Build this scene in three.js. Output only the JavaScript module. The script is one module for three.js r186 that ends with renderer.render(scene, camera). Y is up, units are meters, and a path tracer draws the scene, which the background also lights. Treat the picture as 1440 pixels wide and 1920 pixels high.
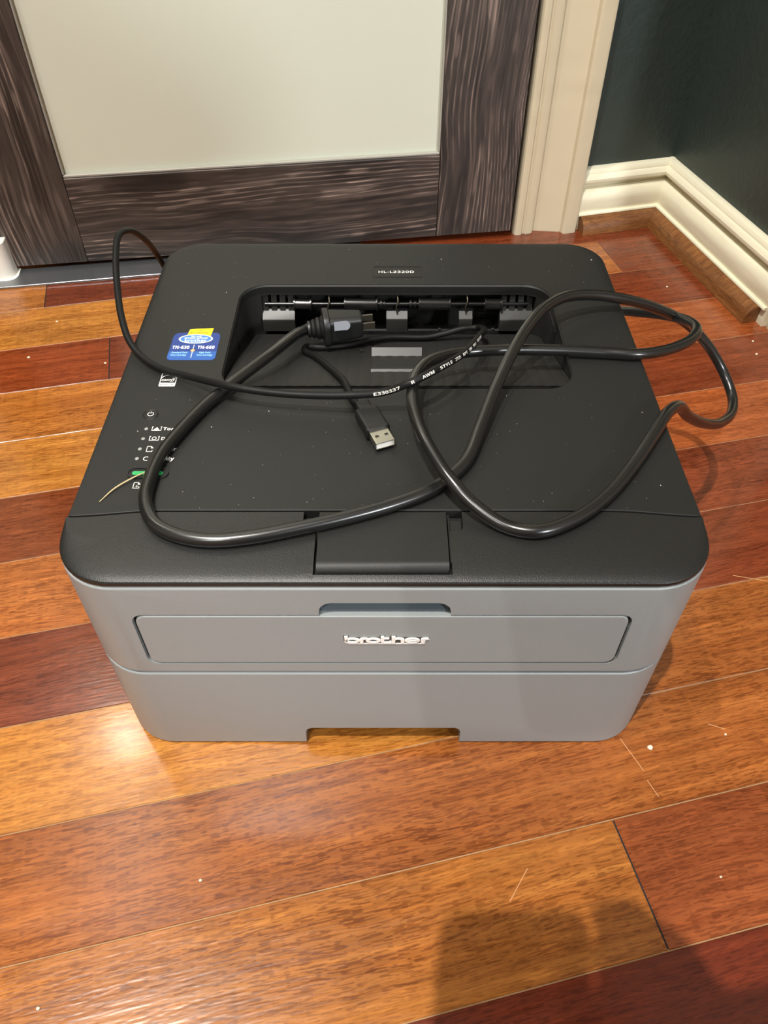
import * as THREE from 'three';
import { mergeGeometries, toCreasedNormals, mergeVertices } from 'three/addons/utils/BufferGeometryUtils.js';
import { RoundedBoxGeometry } from 'three/addons/geometries/RoundedBoxGeometry.js';
import { FontLoader } from 'three/addons/loaders/FontLoader.js';
import { TextGeometry } from 'three/addons/geometries/TextGeometry.js';
import { MarchingCubes } from 'three/addons/objects/MarchingCubes.js';
import { Brush, Evaluator, SUBTRACTION } from 'three-bvh-csg';

// ---------------------------------------------------------------- camera, exposure, lamps
const scene = new THREE.Scene();
scene.background = new THREE.Color(0x000000);
const camera = new THREE.PerspectiveCamera(67.015, 1440 / 1920, 0.01, 30);
camera.position.set(-0.0007, 0.501, 0.245);
camera.rotation.set(-THREE.MathUtils.degToRad(47.33), 0, 0);
const renderer = new THREE.WebGLRenderer({ antialias: true });
renderer.toneMapping = THREE.LinearToneMapping;
renderer.toneMappingExposure = 1.58;
renderer.shadowMap.enabled = true;

const LAMPS = [   // recessed ceiling lamps: [x, z, candela, colour, cone]
  { x: -0.476, z: 0.709, cd: 19.5, color: [1.0, 0.97, 0.91], label: 'round recessed ceiling lamp almost overhead of the printer' },
  { x: -0.55, z: 2.05, cd: 6.5, color: [1.0, 0.97, 0.93], label: 'round recessed ceiling lamp far behind the photographer' },
  { x: -1.0, z: 2.3, cd: 6.5, color: [1.0, 0.98, 0.96], label: 'unseen ceiling lamp added as fill in the far left part of the room' },  // added as frontal fill for the printer
  { x: -0.86, z: 0.06, cd: 7.0, color: [1.0, 0.96, 0.88], label: 'round recessed ceiling lamp left of the printer near the door' },
];
const CEIL = 3.02;
const GLOBE = { x: 1.3, y: 1.3, z: 1.7, cd: 6.8, color: [0.93, 0.97, 1.0] };   // unseen floor lamp added in the next room as fill from the right

// ---------------------------------------------------------------- helpers
const used = {};
const numbered = (n) => { const k = used[n] = (used[n] ?? -1) + 1; return k ? `${n}_${String(k).padStart(3, '0')}` : n; };
function tag(o, label, category, group, kind) {
  if (label) o.userData.label = label;
  if (category) o.userData.category = category;
  if (group) o.userData.group = group;
  if (kind) o.userData.kind = kind;
  return o;
}
function thing(name, label, category, group, parent = scene) {
  const g = new THREE.Group(); g.name = numbered(name); parent.add(g);
  return tag(g, label, category, group);
}
function obj(name, geo, mat, parent = scene, label) {
  const m = new THREE.Mesh(Array.isArray(geo) ? merge(geo) : geo, mat);
  m.name = numbered(name); m.castShadow = m.receiveShadow = true; parent.add(m);
  if (label) m.userData.label = label;
  return m;
}
const merge = (list) => mergeGeometries(list.map((g) => { const h = g.index ? g.toNonIndexed() : g.clone(); for (const k of Object.keys(h.attributes)) if (!['position', 'normal', 'uv'].includes(k)) h.deleteAttribute(k); if (!h.attributes.uv) boxUV(h); return h; }));
let SEED = 7;
const rnd = () => { SEED = (SEED * 1664525 + 1013904223) >>> 0; return SEED / 4294967296; };
const R = THREE.MathUtils.degToRad;
const V = (x, y, z) => new THREE.Vector3(x, y, z);
// planar uv in metres by the dominant axis of each triangle
function boxUV(g) {
  const p = g.attributes.position, uv = new Float32Array(p.count * 2), a = V(), b = V(), c = V(), n = V();
  for (let i = 0; i < p.count; i += 3) {
    a.fromBufferAttribute(p, i); b.fromBufferAttribute(p, i + 1); c.fromBufferAttribute(p, i + 2);
    n.copy(b).sub(a).cross(c.clone().sub(a));
    const x = Math.abs(n.x), y = Math.abs(n.y), z = Math.abs(n.z);
    [a, b, c].forEach((q, k) => {
      const [u, v] = y >= x && y >= z ? [q.x, q.z] : x >= z ? [q.z, q.y] : [q.x, q.y];
      uv[(i + k) * 2] = u; uv[(i + k) * 2 + 1] = v;
    });
  }
  g.setAttribute('uv', new THREE.BufferAttribute(uv, 2));
  return g;
}
// split normals at sharp edges; within a smooth patch each face counts by its area
function crease(g, angle = 0.6) {
  const h = g.index ? g.toNonIndexed() : g;
  for (const k of Object.keys(h.attributes)) if (k !== 'position') h.deleteAttribute(k);
  const p = h.attributes.position, n = p.count, key = new Map(), fn = [], fa = [], a = V(), b = V(), c = V(), cosA = Math.cos(angle), ids = new Array(n), at = [];
  for (let i = 0; i < n; i += 3) {
    a.fromBufferAttribute(p, i); b.fromBufferAttribute(p, i + 1).sub(a); c.fromBufferAttribute(p, i + 2).sub(a); b.cross(c);
    const l = b.length(); fa.push(l); fn.push(l > 1e-16 ? b.clone().divideScalar(l) : V(0, 0, 0));
    for (let k = 0; k < 3; k++) { const q = `${Math.round(p.getX(i + k) * 2e5)},${Math.round(p.getY(i + k) * 2e5)},${Math.round(p.getZ(i + k) * 2e5)}`; let id = key.get(q); if (id === undefined) { id = at.length; key.set(q, id); at.push([]); } ids[i + k] = id; at[id].push(i / 3); }
  }
  const nor = new Float32Array(n * 3);
  for (let i = 0; i < n; i++) {
    const f = Math.floor(i / 3), m = fn[f]; a.set(0, 0, 0);
    for (const t of at[ids[i]]) if (fn[t].dot(m) > cosA) a.addScaledVector(fn[t], fa[t]);
    a.lengthSq() > 0 ? a.normalize() : a.copy(m); nor[i * 3] = a.x; nor[i * 3 + 1] = a.y; nor[i * 3 + 2] = a.z;
  }
  h.setAttribute('normal', new THREE.BufferAttribute(nor, 3));
  return boxUV(h);
}
// turn a closed surface's faces outward (a lathe profile may run either way)
function outward(g) {
  const h = g.index ? g.toNonIndexed() : g, p = h.attributes.position, a = V(), b = V(), c = V(); let v = 0;
  h.computeBoundingBox(); const o = h.boundingBox.getCenter(V());
  for (let i = 0; i < p.count; i += 3) { a.fromBufferAttribute(p, i).sub(o); b.fromBufferAttribute(p, i + 1).sub(o); c.fromBufferAttribute(p, i + 2).sub(o); v += a.dot(b.cross(c)); }
  if (v < 0) for (let i = 0; i < p.count; i += 3) { a.fromBufferAttribute(p, i); b.fromBufferAttribute(p, i + 1); p.setXYZ(i, b.x, b.y, b.z); p.setXYZ(i + 1, a.x, a.y, a.z); }
  return h;
}
const box = (w, h, d, x = 0, y = 0, z = 0, r = 0) => {
  const g = r ? new RoundedBoxGeometry(w, h, d, 2, Math.min(r, w * .49, h * .49, d * .49)) : new THREE.BoxGeometry(w, h, d);
  g.translate(x, y, z); return g;
};
const span = (x0, x1, y0, y1, z0, z1, r) => box(x1 - x0, y1 - y0, z1 - z0, (x0 + x1) / 2, (y0 + y1) / 2, (z0 + z1) / 2, r);
const cylX = (r, x0, x1, y, z, seg = 24) => { const g = new THREE.CylinderGeometry(r, r, x1 - x0, seg); g.rotateZ(Math.PI / 2); g.translate((x0 + x1) / 2, y, z); return g; };
const evaluator = new Evaluator(); evaluator.attributes = ['position', 'normal']; evaluator.useGroups = false;
const brush = (g) => { const h = (g.index ? g.toNonIndexed() : g.clone()); for (const k of Object.keys(h.attributes)) if (k !== 'position' && k !== 'normal') h.deleteAttribute(k); const b = new Brush(h); b.updateMatrixWorld(); return b; };
function cut(g, ...cutters) {
  let a = brush(g);
  for (const c of cutters) { a = evaluator.evaluate(a, brush(c), SUBTRACTION); a.updateMatrixWorld(); }
  return a.geometry;
}
// a solid stacked from rings: one outline (x, z points), each ring moved inward by inset * weight(x, z)
function ringSolid(outline, rings, weight = () => 1, spine) {
  if (spine !== undefined) {   // long edges get more points, so that the cap is made of well-shaped triangles
    const dense = [];
    outline.forEach((p, i) => { const q = outline[(i + 1) % outline.length], k = Math.max(1, Math.ceil(Math.hypot(q[0] - p[0], q[1] - p[1]) / .011)); for (let t = 0; t < k; t++) dense.push([p[0] + (q[0] - p[0]) * t / k, p[1] + (q[1] - p[1]) * t / k]); });
    outline = dense;
  }
  const n = outline.length, nor = outline.map((_, i) => {
    const a = outline[(i + n - 1) % n], b = outline[(i + 1) % n], dx = b[0] - a[0], dz = b[1] - a[1], l = Math.hypot(dx, dz) || 1;
    return [dz / l, -dx / l];
  });
  const area = outline.reduce((s, p, i) => { const q = outline[(i + 1) % n]; return s + p[0] * q[1] - q[0] * p[1]; }, 0);
  const sgn = area > 0 ? -1 : 1;   // points inward
  const pos = [], at = rings.map(([inset, y, drop = 0]) => outline.map(([x, z], i) => { const w = weight(x, z); return [x + nor[i][0] * sgn * inset * w, y - drop * (1 - w), z + nor[i][1] * sgn * inset * w]; }));
  const tri = (a, b, c) => pos.push(...a, ...b, ...c), flip = area > 0;
  const face = (a, b, c) => flip ? tri(a, b, c) : tri(a, c, b);
  for (let r = 0; r + 1 < at.length; r++) for (let i = 0; i < n; i++) {
    const j = (i + 1) % n, a = at[r][i], b = at[r][j], c = at[r + 1][j], d = at[r + 1][i];
    face(a, c, b); face(a, d, c);
  }
  const caps = [[at[0], true], [at.at(-1), false]];
  for (const [ring, bottom] of caps) {
    if (spine !== undefined && !bottom) {
      const S = ring.map((p) => [Math.max(-.140, Math.min(.140, p[0])), p[1], spine]);
      for (let i = 0; i < n; i++) { const j = (i + 1) % n; for (const [A, B, C] of [[ring[i], ring[j], S[j]], [ring[i], S[j], S[i]]]) { const up = (B[2] - A[2]) * (C[0] - A[0]) - (B[0] - A[0]) * (C[2] - A[2]); if (Math.abs(up) > 1e-12) up > 0 ? tri(A, B, C) : tri(A, C, B); } }
      continue;
    }
    const t = THREE.ShapeUtils.triangulateShape(ring.map((p) => new THREE.Vector2(p[0], p[2])), []);
    for (const [a, b, c] of t) {
      const A = ring[a], B = ring[b], C = ring[c], up = (B[2] - A[2]) * (C[0] - A[0]) - (B[0] - A[0]) * (C[2] - A[2]) > 0;
      (up !== bottom) ? tri(A, B, C) : tri(A, C, B);
    }
  }
  const g = new THREE.BufferGeometry(); g.setAttribute('position', new THREE.Float32BufferAttribute(pos, 3)); g.computeVertexNormals();
  return g;
}
// rounded rectangle outline in x, z with radii at the four corners [back-left, back-right, front-right, front-left]
function rrect(x0, x1, z0, z1, [bl, br, fr, fl], seg = 10) {
  const o = [], arc = (cx, cz, r, a0) => { if (r < 1e-6) { o.push([cx, cz]); return; } for (let i = 0; i <= seg; i++) { const a = a0 + (Math.PI / 2) * i / seg; o.push([cx + r * Math.cos(a), cz + r * Math.sin(a)]); } };
  arc(x0 + bl, z0 + bl, bl, Math.PI); arc(x1 - br, z0 + br, br, 1.5 * Math.PI); arc(x1 - fr, z1 - fr, fr, 0); arc(x0 + fl, z1 - fl, fl, Math.PI / 2);
  return o;
}
function shapeOf(pts) { const s = new THREE.Shape(); pts.forEach(([x, y], i) => (i ? s.lineTo(x, y) : s.moveTo(x, y))); s.closePath(); return s; }
const extrude = (shape, depth, bevel = 0, seg = 3) => new THREE.ExtrudeGeometry(shape, { depth, bevelEnabled: bevel > 0, bevelThickness: bevel, bevelSize: bevel, bevelOffset: -bevel, bevelSegments: seg, curveSegments: 10 });
// prism along x of a (z, y) profile
function prismX(profile, x0, x1) {
  const g = extrude(shapeOf(profile.map(([z, y]) => [-z, y])), x1 - x0);   // shape in (-z, y), extruded along +z
  g.rotateY(Math.PI / 2); g.translate(x0, 0, 0); return g;
}
// a round cord swept along points; v = 0 faces the reference direction
function sweep(points, radius, seg, ref = V(0, .75, .65), sides = 14, radiusAt, t0 = .5) {
  const curve = new THREE.CatmullRomCurve3(points.map((p) => V(...p)), false, 'centripetal');
  const L = curve.getLength(), pos = [], nor = [], uv = [], idx = [];
  // frames that do not twist, fixed at t0 so that v = 0 faces the reference direction there
  const pts = [], tan = [], nrm = [], i0 = Math.round(t0 * seg);
  for (let i = 0; i <= seg; i++) { pts.push(curve.getPointAt(i / seg)); tan.push(curve.getTangentAt(i / seg)); }
  const onto = (v, d) => v.clone().addScaledVector(d, -v.dot(d)).normalize();
  nrm[i0] = onto(ref, tan[i0]);
  for (let i = i0 + 1; i <= seg; i++) nrm[i] = onto(nrm[i - 1], tan[i]);
  for (let i = i0 - 1; i >= 0; i--) nrm[i] = onto(nrm[i + 1], tan[i]);
  for (let i = 0; i <= seg; i++) {
    const t = i / seg, p = pts[i], n = nrm[i], s = tan[i].clone().cross(n), r = radiusAt ? radiusAt(t) : radius;
    for (let k = 0; k <= sides; k++) {
      const a = k / sides * Math.PI * 2, w = n.clone().multiplyScalar(Math.cos(a)).addScaledVector(s, Math.sin(a));
      pos.push(p.x + w.x * r, p.y + w.y * r, p.z + w.z * r); nor.push(w.x, w.y, w.z); uv.push(t * L, k / sides);
      if (i < seg && k < sides) { const q = i * (sides + 1) + k; idx.push(q, q + 1, q + sides + 1, q + 1, q + sides + 2, q + sides + 1); }
    }
  }
  for (const e of [0, seg]) { const c = pos.length / 3, p = curve.getPointAt(e / seg), d = curve.getTangentAt(e / seg).multiplyScalar(e ? 1 : -1); pos.push(p.x, p.y, p.z); nor.push(d.x, d.y, d.z); uv.push(e / seg * L, 0); for (let k = 0; k < sides; k++) { const q = e * (sides + 1) + k; e ? idx.push(c, q + 1, q) : idx.push(c, q, q + 1); } }
  const g = new THREE.BufferGeometry();
  g.setAttribute('position', new THREE.Float32BufferAttribute(pos, 3)); g.setAttribute('normal', new THREE.Float32BufferAttribute(nor, 3)); g.setAttribute('uv', new THREE.Float32BufferAttribute(uv, 2)); g.setIndex(idx);
  g.userData = { length: L };
  return g;
}

// ---------------------------------------------------------------- textures
const hash = (x, y, s) => { let h = (x * 374761393 + y * 668265263 + s * 1442695041) | 0; h = Math.imul(h ^ (h >>> 13), 1274126177); h ^= h >>> 16; return (h >>> 0) / 4294967296; };
function noise(x, y, px, py, s) {   // value noise, periodic over px x py cells
  const xi = Math.floor(x), yi = Math.floor(y), fx = x - xi, fy = y - yi, u = fx * fx * (3 - 2 * fx), v = fy * fy * (3 - 2 * fy);
  const X0 = ((xi % px) + px) % px, X1 = (X0 + 1) % px, Y0 = ((yi % py) + py) % py, Y1 = (Y0 + 1) % py;
  const a = hash(X0, Y0, s), b = hash(X1, Y0, s), c = hash(X0, Y1, s), d = hash(X1, Y1, s);
  return a + (b - a) * u + (c - a) * v + (a - b - c + d) * u * v;
}
function dataTex(w, h, fn, srgb = true) {
  const d = new Uint8Array(w * h * 4);
  for (let j = 0; j < h; j++) for (let i = 0; i < w; i++) { const c = fn(i / w, j / h), o = (j * w + i) * 4; for (let k = 0; k < 3; k++) d[o + k] = Math.max(0, Math.min(255, (c.length ? c[k] : c) * 255)); d[o + 3] = 255; }
  const t = new THREE.DataTexture(d, w, h); t.wrapS = t.wrapT = THREE.RepeatWrapping; t.magFilter = THREE.LinearFilter; t.minFilter = THREE.LinearFilter;
  if (srgb) t.colorSpace = THREE.SRGBColorSpace; t.needsUpdate = true; return t;
}
const smooth = (a, b, x) => { const t = Math.max(0, Math.min(1, (x - a) / (b - a))); return t * t * (3 - 2 * t); };
// hardwood: 1 m along u, 0.16 m along v
function woodMap(s, mottle, pore) {
  return dataTex(2048, 512, (u, v) => {
    const wob = noise(u * 7, v * 3, 7, 3, s + 5) * .05 + noise(u * 46, v * 12, 46, 12, s + 6) * .010;
    const vv = v + wob;
    const broad = noise(u * 3, vv * 7, 3, 7, s), mid = noise(u * 12, vv * 40, 12, 40, s + 1);
    const streak = noise(u * 140, vv * 230, 140, 230, s + 2), fine = noise(u * 230, vv * 256, 230, 256, s + 3), hair = noise(u * 50, vv * 250, 50, 250, s + 10);
    const patch = noise(u * 22, v * 5, 22, 5, s + 4) * .6 + noise(u * 60, v * 16, 60, 16, s + 8) * .4;
    const dense = .35 + .65 * noise(u * 8, vv * 12, 8, 12, s + 11);
    let t = .82 + .12 * (broad - .5) + .14 * (mid - .5) + mottle * (patch - .5) + .10 * (hair - .5);
    const p = Math.min(1, (smooth(.60, .74, streak) * .7 + smooth(.64, .78, fine) * .6) * dense * 1.35);
    t += .08 * smooth(.66, .86, noise(u * 80, vv * 220, 80, 220, s + 9));
    const d = pore * p;
    return [t - d * .85, t * (.98 + .06 * (mid - .5)) - d * 1.02, t * (.94 + .10 * (mid - .5)) - d * 1.1];
  });
}
const WOODS = [woodMap(11, .05, .19), woodMap(31, .12, .18), woodMap(57, .08, .23)];
const floorRough = dataTex(512, 512, (u, v) => { const n = noise(u * 7, v * 7, 7, 7, 90) * .5 + noise(u * 30, v * 30, 30, 30, 91) * .3 + noise(u * 120, v * 120, 120, 120, 92) * .2; return .72 + .5 * (n - .5); }, false);
const floorBump = dataTex(1024, 512, (u, v) => noise(u * 90, v * 120, 90, 120, 71) * .5 + noise(u * 22, v * 18, 22, 18, 72) * .3 + noise(u * 300, v * 250, 300, 250, 73) * .2, false);
// rustic dark door laminate: 1 m along u, 0.25 m along v
const doorMap = dataTex(1536, 512, (u, v) => {
  const w = noise(u * 4, v * 2, 4, 2, 140) * .16 + noise(u * 14, v * 5, 14, 5, 141) * .03;
  const vv = v + w, knot = Math.hypot((u - .3) * 1.2, (v - .55) * .55), knot2 = Math.hypot((u - .78) * 1.1, (v - .2) * .6);
  const rings = Math.sin((vv * 46 + Math.exp(-knot * 9) * 7 + Math.exp(-knot2 * 9) * 6) * Math.PI * 2);
  const on = smooth(.40, .62, noise(u * 5, v * 9, 5, 9, 142)), streak = noise(u * 26, vv * 90, 26, 90, 143), fine = noise(u * 70, vv * 200, 70, 200, 144);
  const cloud = noise(u * 6, v * 5, 6, 5, 145);
  let t = .24 + .10 * (cloud - .5) + .08 * (streak - .5) + .06 * (fine - .5);
  t += on * smooth(.45, .95, rings) * .20 * (.4 + fine);
  t += .17 * smooth(.72, .86, noise(u * 26, vv * 70, 26, 70, 146)) * (.35 + .65 * on);
  t += .10 * smooth(.70, .85, noise(u * 9, vv * 110, 9, 110, 148));
  t -= .08 * smooth(.55, .85, noise(u * 12, vv * 26, 12, 26, 147));
  return [t * .95, t * .83, t * .765];
});
const plasticBump = dataTex(512, 512, (u, v) => noise(u * 128, v * 128, 128, 128, 201) * .6 + noise(u * 230, v * 230, 230, 230, 202) * .4, false);
const wallBump = dataTex(512, 512, (u, v) => noise(u * 40, v * 40, 40, 40, 301) * .6 + noise(u * 110, v * 110, 110, 110, 302) * .4, false);
const paintBump = dataTex(256, 512, (u, v) => noise(u * 5, v * 30, 5, 30, 311) * .7 + noise(u * 20, v * 20, 20, 20, 312) * .3, false);
const rep = (t, u, v) => { const c = t.clone(); c.repeat.set(u, v); c.needsUpdate = true; return c; };

// ---------------------------------------------------------------- materials
const std = (o) => new THREE.MeshStandardMaterial(o);
const phys = (o) => new THREE.MeshPhysicalMaterial(o);
const M = {
  black: phys({ color: 0x191917, roughness: .5, specularIntensity: .8, bumpMap: rep(plasticBump, 16, 16), bumpScale: .00004 }),
  blackCoarse: phys({ color: 0x181816, roughness: .44, bumpMap: rep(plasticBump, 18, 18), bumpScale: .00008 }),
  blackGloss: phys({ color: 0x121211, roughness: .25 }),
  blackRoller: phys({ color: 0x161615, roughness: .2, clearcoat: .6, clearcoatRoughness: .12 }),
  bracket: phys({ color: 0x22221f, roughness: .4 }),
  bayTray: phys({ color: 0x191816, roughness: .6, bumpMap: rep(plasticBump, 16, 16), bumpScale: .00004 }),
  dark: std({ color: 0x0b0b0b, roughness: .7 }),
  grey: phys({ color: 0x909595, roughness: .40, bumpMap: rep(plasticBump, 14, 14), bumpScale: .00004 }),
  guide: std({ color: 0x59646a, roughness: .5 }),
  logo: std({ color: 0xf2f0ea, roughness: .4 }),
  logoShade: std({ color: 0x45433f, roughness: .5 }),  // dark tone painted as shade round the letters
  print: std({ color: 0xe8e6e0, roughness: .6 }),
  led: phys({ color: 0x8a8d88, roughness: .25, clearcoat: .6 }),
  green: phys({ color: 0x2fa35a, roughness: .35, clearcoat: .4 }),
  cord: phys({ color: 0x131312, roughness: .3, clearcoat: .6, clearcoatRoughness: .2 }),
  plug: phys({ color: 0x171716, roughness: .42 }),
  plugMark: std({ color: 0x6c7078, roughness: .5 }),
  prong: std({ color: 0x5a544a, roughness: .4, metalness: .8 }),
  steel: std({ color: 0xc9c4b8, roughness: .24, metalness: 1 }),
  usbWhite: std({ color: 0xf4f2ea, roughness: .5 }),
  glass: phys({ color: 0xcbcfc0, roughness: .3, ior: 1.5 }),
  bead: std({ color: 0x9d9a90, roughness: .4 }),
  doorV: std({ map: rep(doorMap, 1, 4), roughness: .5 }),
  alu: std({ color: 0x9a9da2, roughness: .3, metalness: .9 }),
  cream: std({ color: 0xc6ba9f, roughness: .38, bumpMap: rep(paintBump, 6, 2), bumpScale: .0006 }),
  ivory: std({ color: 0xe2dcc2, roughness: .38, bumpMap: rep(paintBump, 6, 6), bumpScale: .0005 }),
  green_wall: std({ color: 0x2d3733, roughness: .45, bumpMap: rep(wallBump, 3, 3), bumpScale: .0005 }),
  plaster: std({ color: 0x9a9388, roughness: .8 }),
  ceil: std({ color: 0xd8d4cb, roughness: .9 }),
  shoe: std({ map: rep(WOODS[2], 1, 6), color: 0x9a6638, roughness: .42 }),
  sideFloor: std({ map: rep(WOODS[1], 1, 6), color: 0xb06a38, roughness: .35 }),
  subfloor: std({ map: rep(floorRough, 9, 40), color: 0xb58d63, roughness: .7 }),
  white: std({ color: 0xe9e6dd, roughness: .4 }),
  crumb: std({ color: 0xe8dcc0, roughness: .8 }),
  straw: std({ color: 0xb9a57c, roughness: .6 }),
  dust: std({ color: 0xb9b6ac, roughness: .9 }),
  scratch: std({ color: 0xcf9a6a, roughness: .6 }),
};

// ---------------------------------------------------------------- the room (u along the door wall, q away from the camera; turned 14 degrees)
const A = R(14), QW = 0.662, UW = 0.5525;
function struct(name, geo, mat, turn = A) {
  const m = obj(name, crease(Array.isArray(geo) ? merge(geo) : geo, .5), mat); m.rotation.y = turn; m.userData.kind = 'structure'; return m;
}
// local frame of the room: x = u, z = -q
const wallSpan = (u0, u1, y0, y1, q0, q1) => span(u0, u1, y0, y1, -q1, -q0);
const Q0 = -2.6, U0 = -2.3;
struct('wall_back', [wallSpan(.345, UW + .12, 0, CEIL, QW, .84), wallSpan(U0 - .12, -.36, 0, CEIL, QW, .84), wallSpan(-.36, .345, 2.06, CEIL, QW, .84)], M.green_wall);
struct('wall_hall', [wallSpan(-.6, .6, 0, CEIL, .84, .94)], M.plaster);
struct('wall_right', [wallSpan(UW, UW + .12, 0, CEIL, .302, QW), wallSpan(UW, UW + .12, 0, CEIL, Q0, -1.75), wallSpan(UW, UW + .12, 2.06, CEIL, -1.75, .302)], M.green_wall);
struct('wall_side', [wallSpan(2.7, 2.82, 0, CEIL, Q0, .94), wallSpan(UW + .12, 2.7, 0, CEIL, .84, .94), wallSpan(UW + .12, 2.82, 0, CEIL, Q0 - .12, Q0)], M.plaster);
struct('floor_side', [wallSpan(.60, 2.82, -.05, -.0003, Q0, .94)], M.sideFloor);
struct('wall_left', [wallSpan(U0 - .12, U0, 0, CEIL, Q0, QW)], M.plaster);
struct('wall_front', [wallSpan(U0 - .12, UW + .12, 0, CEIL, Q0 - .12, Q0)], M.plaster);
struct('ceiling', [wallSpan(U0 - .12, 2.82, CEIL, CEIL + .1, Q0 - .12, .94)], M.ceil);

// floor: subfloor slab and planks, laid 13 degrees off
const FA = R(13), PITCH = .0778, QF = -.0065;
const floor = struct('floor', [span(-2.9, .64, -.05, -.0005, -1.3, 3.1)], M.subfloor, FA);
const TONES = {
  gold: 0xd08a3e, goldr: 0xc27a38, orange: 0xb66c34, ora2: 0xab5c31, red: 0x974926, redb: 0x8a4327, dark: 0x884626, deep: 0x86381f,
};
const toneMats = {};
const woodMat = (tone, k) => toneMats[tone + k] ??= phys({ map: WOODS[k], color: TONES[tone], roughness: .3, roughnessMap: floorRough, bumpMap: floorBump, bumpScale: .00012, clearcoat: .35, clearcoatRoughness: .12 });
function plankGeo(len, wid) {
  const c = .00035, h = .012, x = len / 2, z = wid / 2, ou = rnd(), ov = rnd();
  const pos = [], uv = [], q = (a, b, cc, d) => { for (const p of [a, b, cc, a, cc, d]) { pos.push(...p); uv.push(p[0] + ou, p[2] / .16 + ov); } };
  const T = [[-x + c, 0, z - c], [x - c, 0, z - c], [x - c, 0, -z + c], [-x + c, 0, -z + c]], B = [[-x, -c, z], [x, -c, z], [x, -c, -z], [-x, -c, -z]], D = [[-x, -h, z], [x, -h, z], [x, -h, -z], [-x, -h, -z]];
  q(...T);
  for (let i = 0; i < 4; i++) { const j = (i + 1) % 4; q(B[i], B[j], T[j], T[i]); q(D[i], D[j], B[j], B[i]); }
  const g = new THREE.BufferGeometry(); g.setAttribute('position', new THREE.Float32BufferAttribute(pos, 3)); g.setAttribute('uv', new THREE.Float32BufferAttribute(uv, 2)); g.computeVertexNormals(); return g;
}
const ROWS = {   // seams as seen: row -> [ends of each plank along u], tones
  [-3]: [[1.0, 'deep']], [-2]: [[.1312, 'goldr'], [1.1, 'ora2']], [-1]: [[1.3, 'orange']], [0]: [[.06, 'gold'], [1.3, 'orange']], [1]: [[.8, 'redb']],
  [2]: [[.05, 'orange'], [1.1, 'redb']], [3]: [[.02, 'dark'], [1.0, 'ora2']], [4]: [[-.02, 'gold'], [.9, 'redb']], [5]: [[.1, 'goldr'], [1.1, 'ora2']],
  [6]: [[-.190, 'red'], [.75, 'redb']], [7]: [[.1, 'gold'], [.4255, 'orange'], [1.2, 'redb']], [8]: [[-.2648, 'goldr'], [.6, 'redb'], [1.2, 'orange']], [9]: [[.2, 'orange'], [1.2, 'red']],
};
const ANY = ['gold', 'goldr', 'orange', 'ora2', 'red', 'redb', 'dark', 'orange'];
const woodPick = { gold: 0, goldr: 2, orange: 2, ora2: 1, red: 1, redb: 1, dark: 1, deep: 0 };
const corner = (u) => UW + .02;
for (let k = -37; k <= 10; k++) {
  const q0 = QF + PITCH * k, q1 = q0 + PITCH, row = ROWS[k] ?? [];
  let u = -2.45 + (k & 3) * .13, i = 0; const ends = [];
  if (row.length) { const first = row[0][0]; let s = Math.min(first, -.78); if (first > -.78) ends.unshift([s, ANY[Math.floor(rnd() * 8)]]); while (s > -2.2) { s -= .75 + rnd() * .35; ends.unshift([s, ANY[Math.floor(rnd() * 8)]]); } ends.push(...row); }
  else { let s = -2.4; while (s < .9) { s += .55 + rnd() * .6; ends.push([s, ANY[Math.floor(rnd() * 8)]]); } }
  let prev = -2.45;
  for (const [e0, tone] of ends) {
    const e = Math.min(e0, .62);
    if (e - prev < .03) { if (e > prev) prev = e; continue; }
    const seen = k >= -3 && k <= 9 && e > -.8;
    const g = plankGeo(e - prev - .0005, PITCH - .0008);
    const m = obj('plank', g, woodMat(tone, seen ? woodPick[tone] : Math.floor(rnd() * 3)), floor);
    m.position.set((prev + e) / 2, (rnd() - .5) * .0003, -(q0 + q1) / 2);
    prev = e; if (prev >= .62) break;
  }
}

obj('open_joint', box(.0016, .0006, PITCH - .002, .1312, -.0004, .1231), M.dark, floor, 'dark open joint between two planks');
for (const [u, q] of [[-.190, .4992], [-.2648, .6548]]) obj('open_joint', box(.0010, .0006, PITCH - .002, u, -.0004, -q), M.dark, floor);

// door casing, baseboards, shoe moulding
const upright = (profile, h) => { const g = extrude(shapeOf(profile.map(([a, d]) => [a, -d])), h); g.rotateX(-Math.PI / 2); return g; };   // (x, y) profile -> plan (x, -z), rising along y
const CASING = [[0, 0], [0, .0100], [.0015, .0125], [.0045, .0140], [.0090, .0138], [.0115, .0110], [.0135, .0108], [.0150, .0130], [.0210, .0132], [.0250, .0120], [.0275, .0072], [.0300, .0070], [.0330, .0085], [.0420, .0115], [.0520, .0150], [.0600, .0176], [.0618, .0176], [.0630, .0225], [.0655, .0250], [.0690, .0252], [.0785, .0252], [.0812, .0240], [.0825, .0200], [.0825, 0]];
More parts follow.
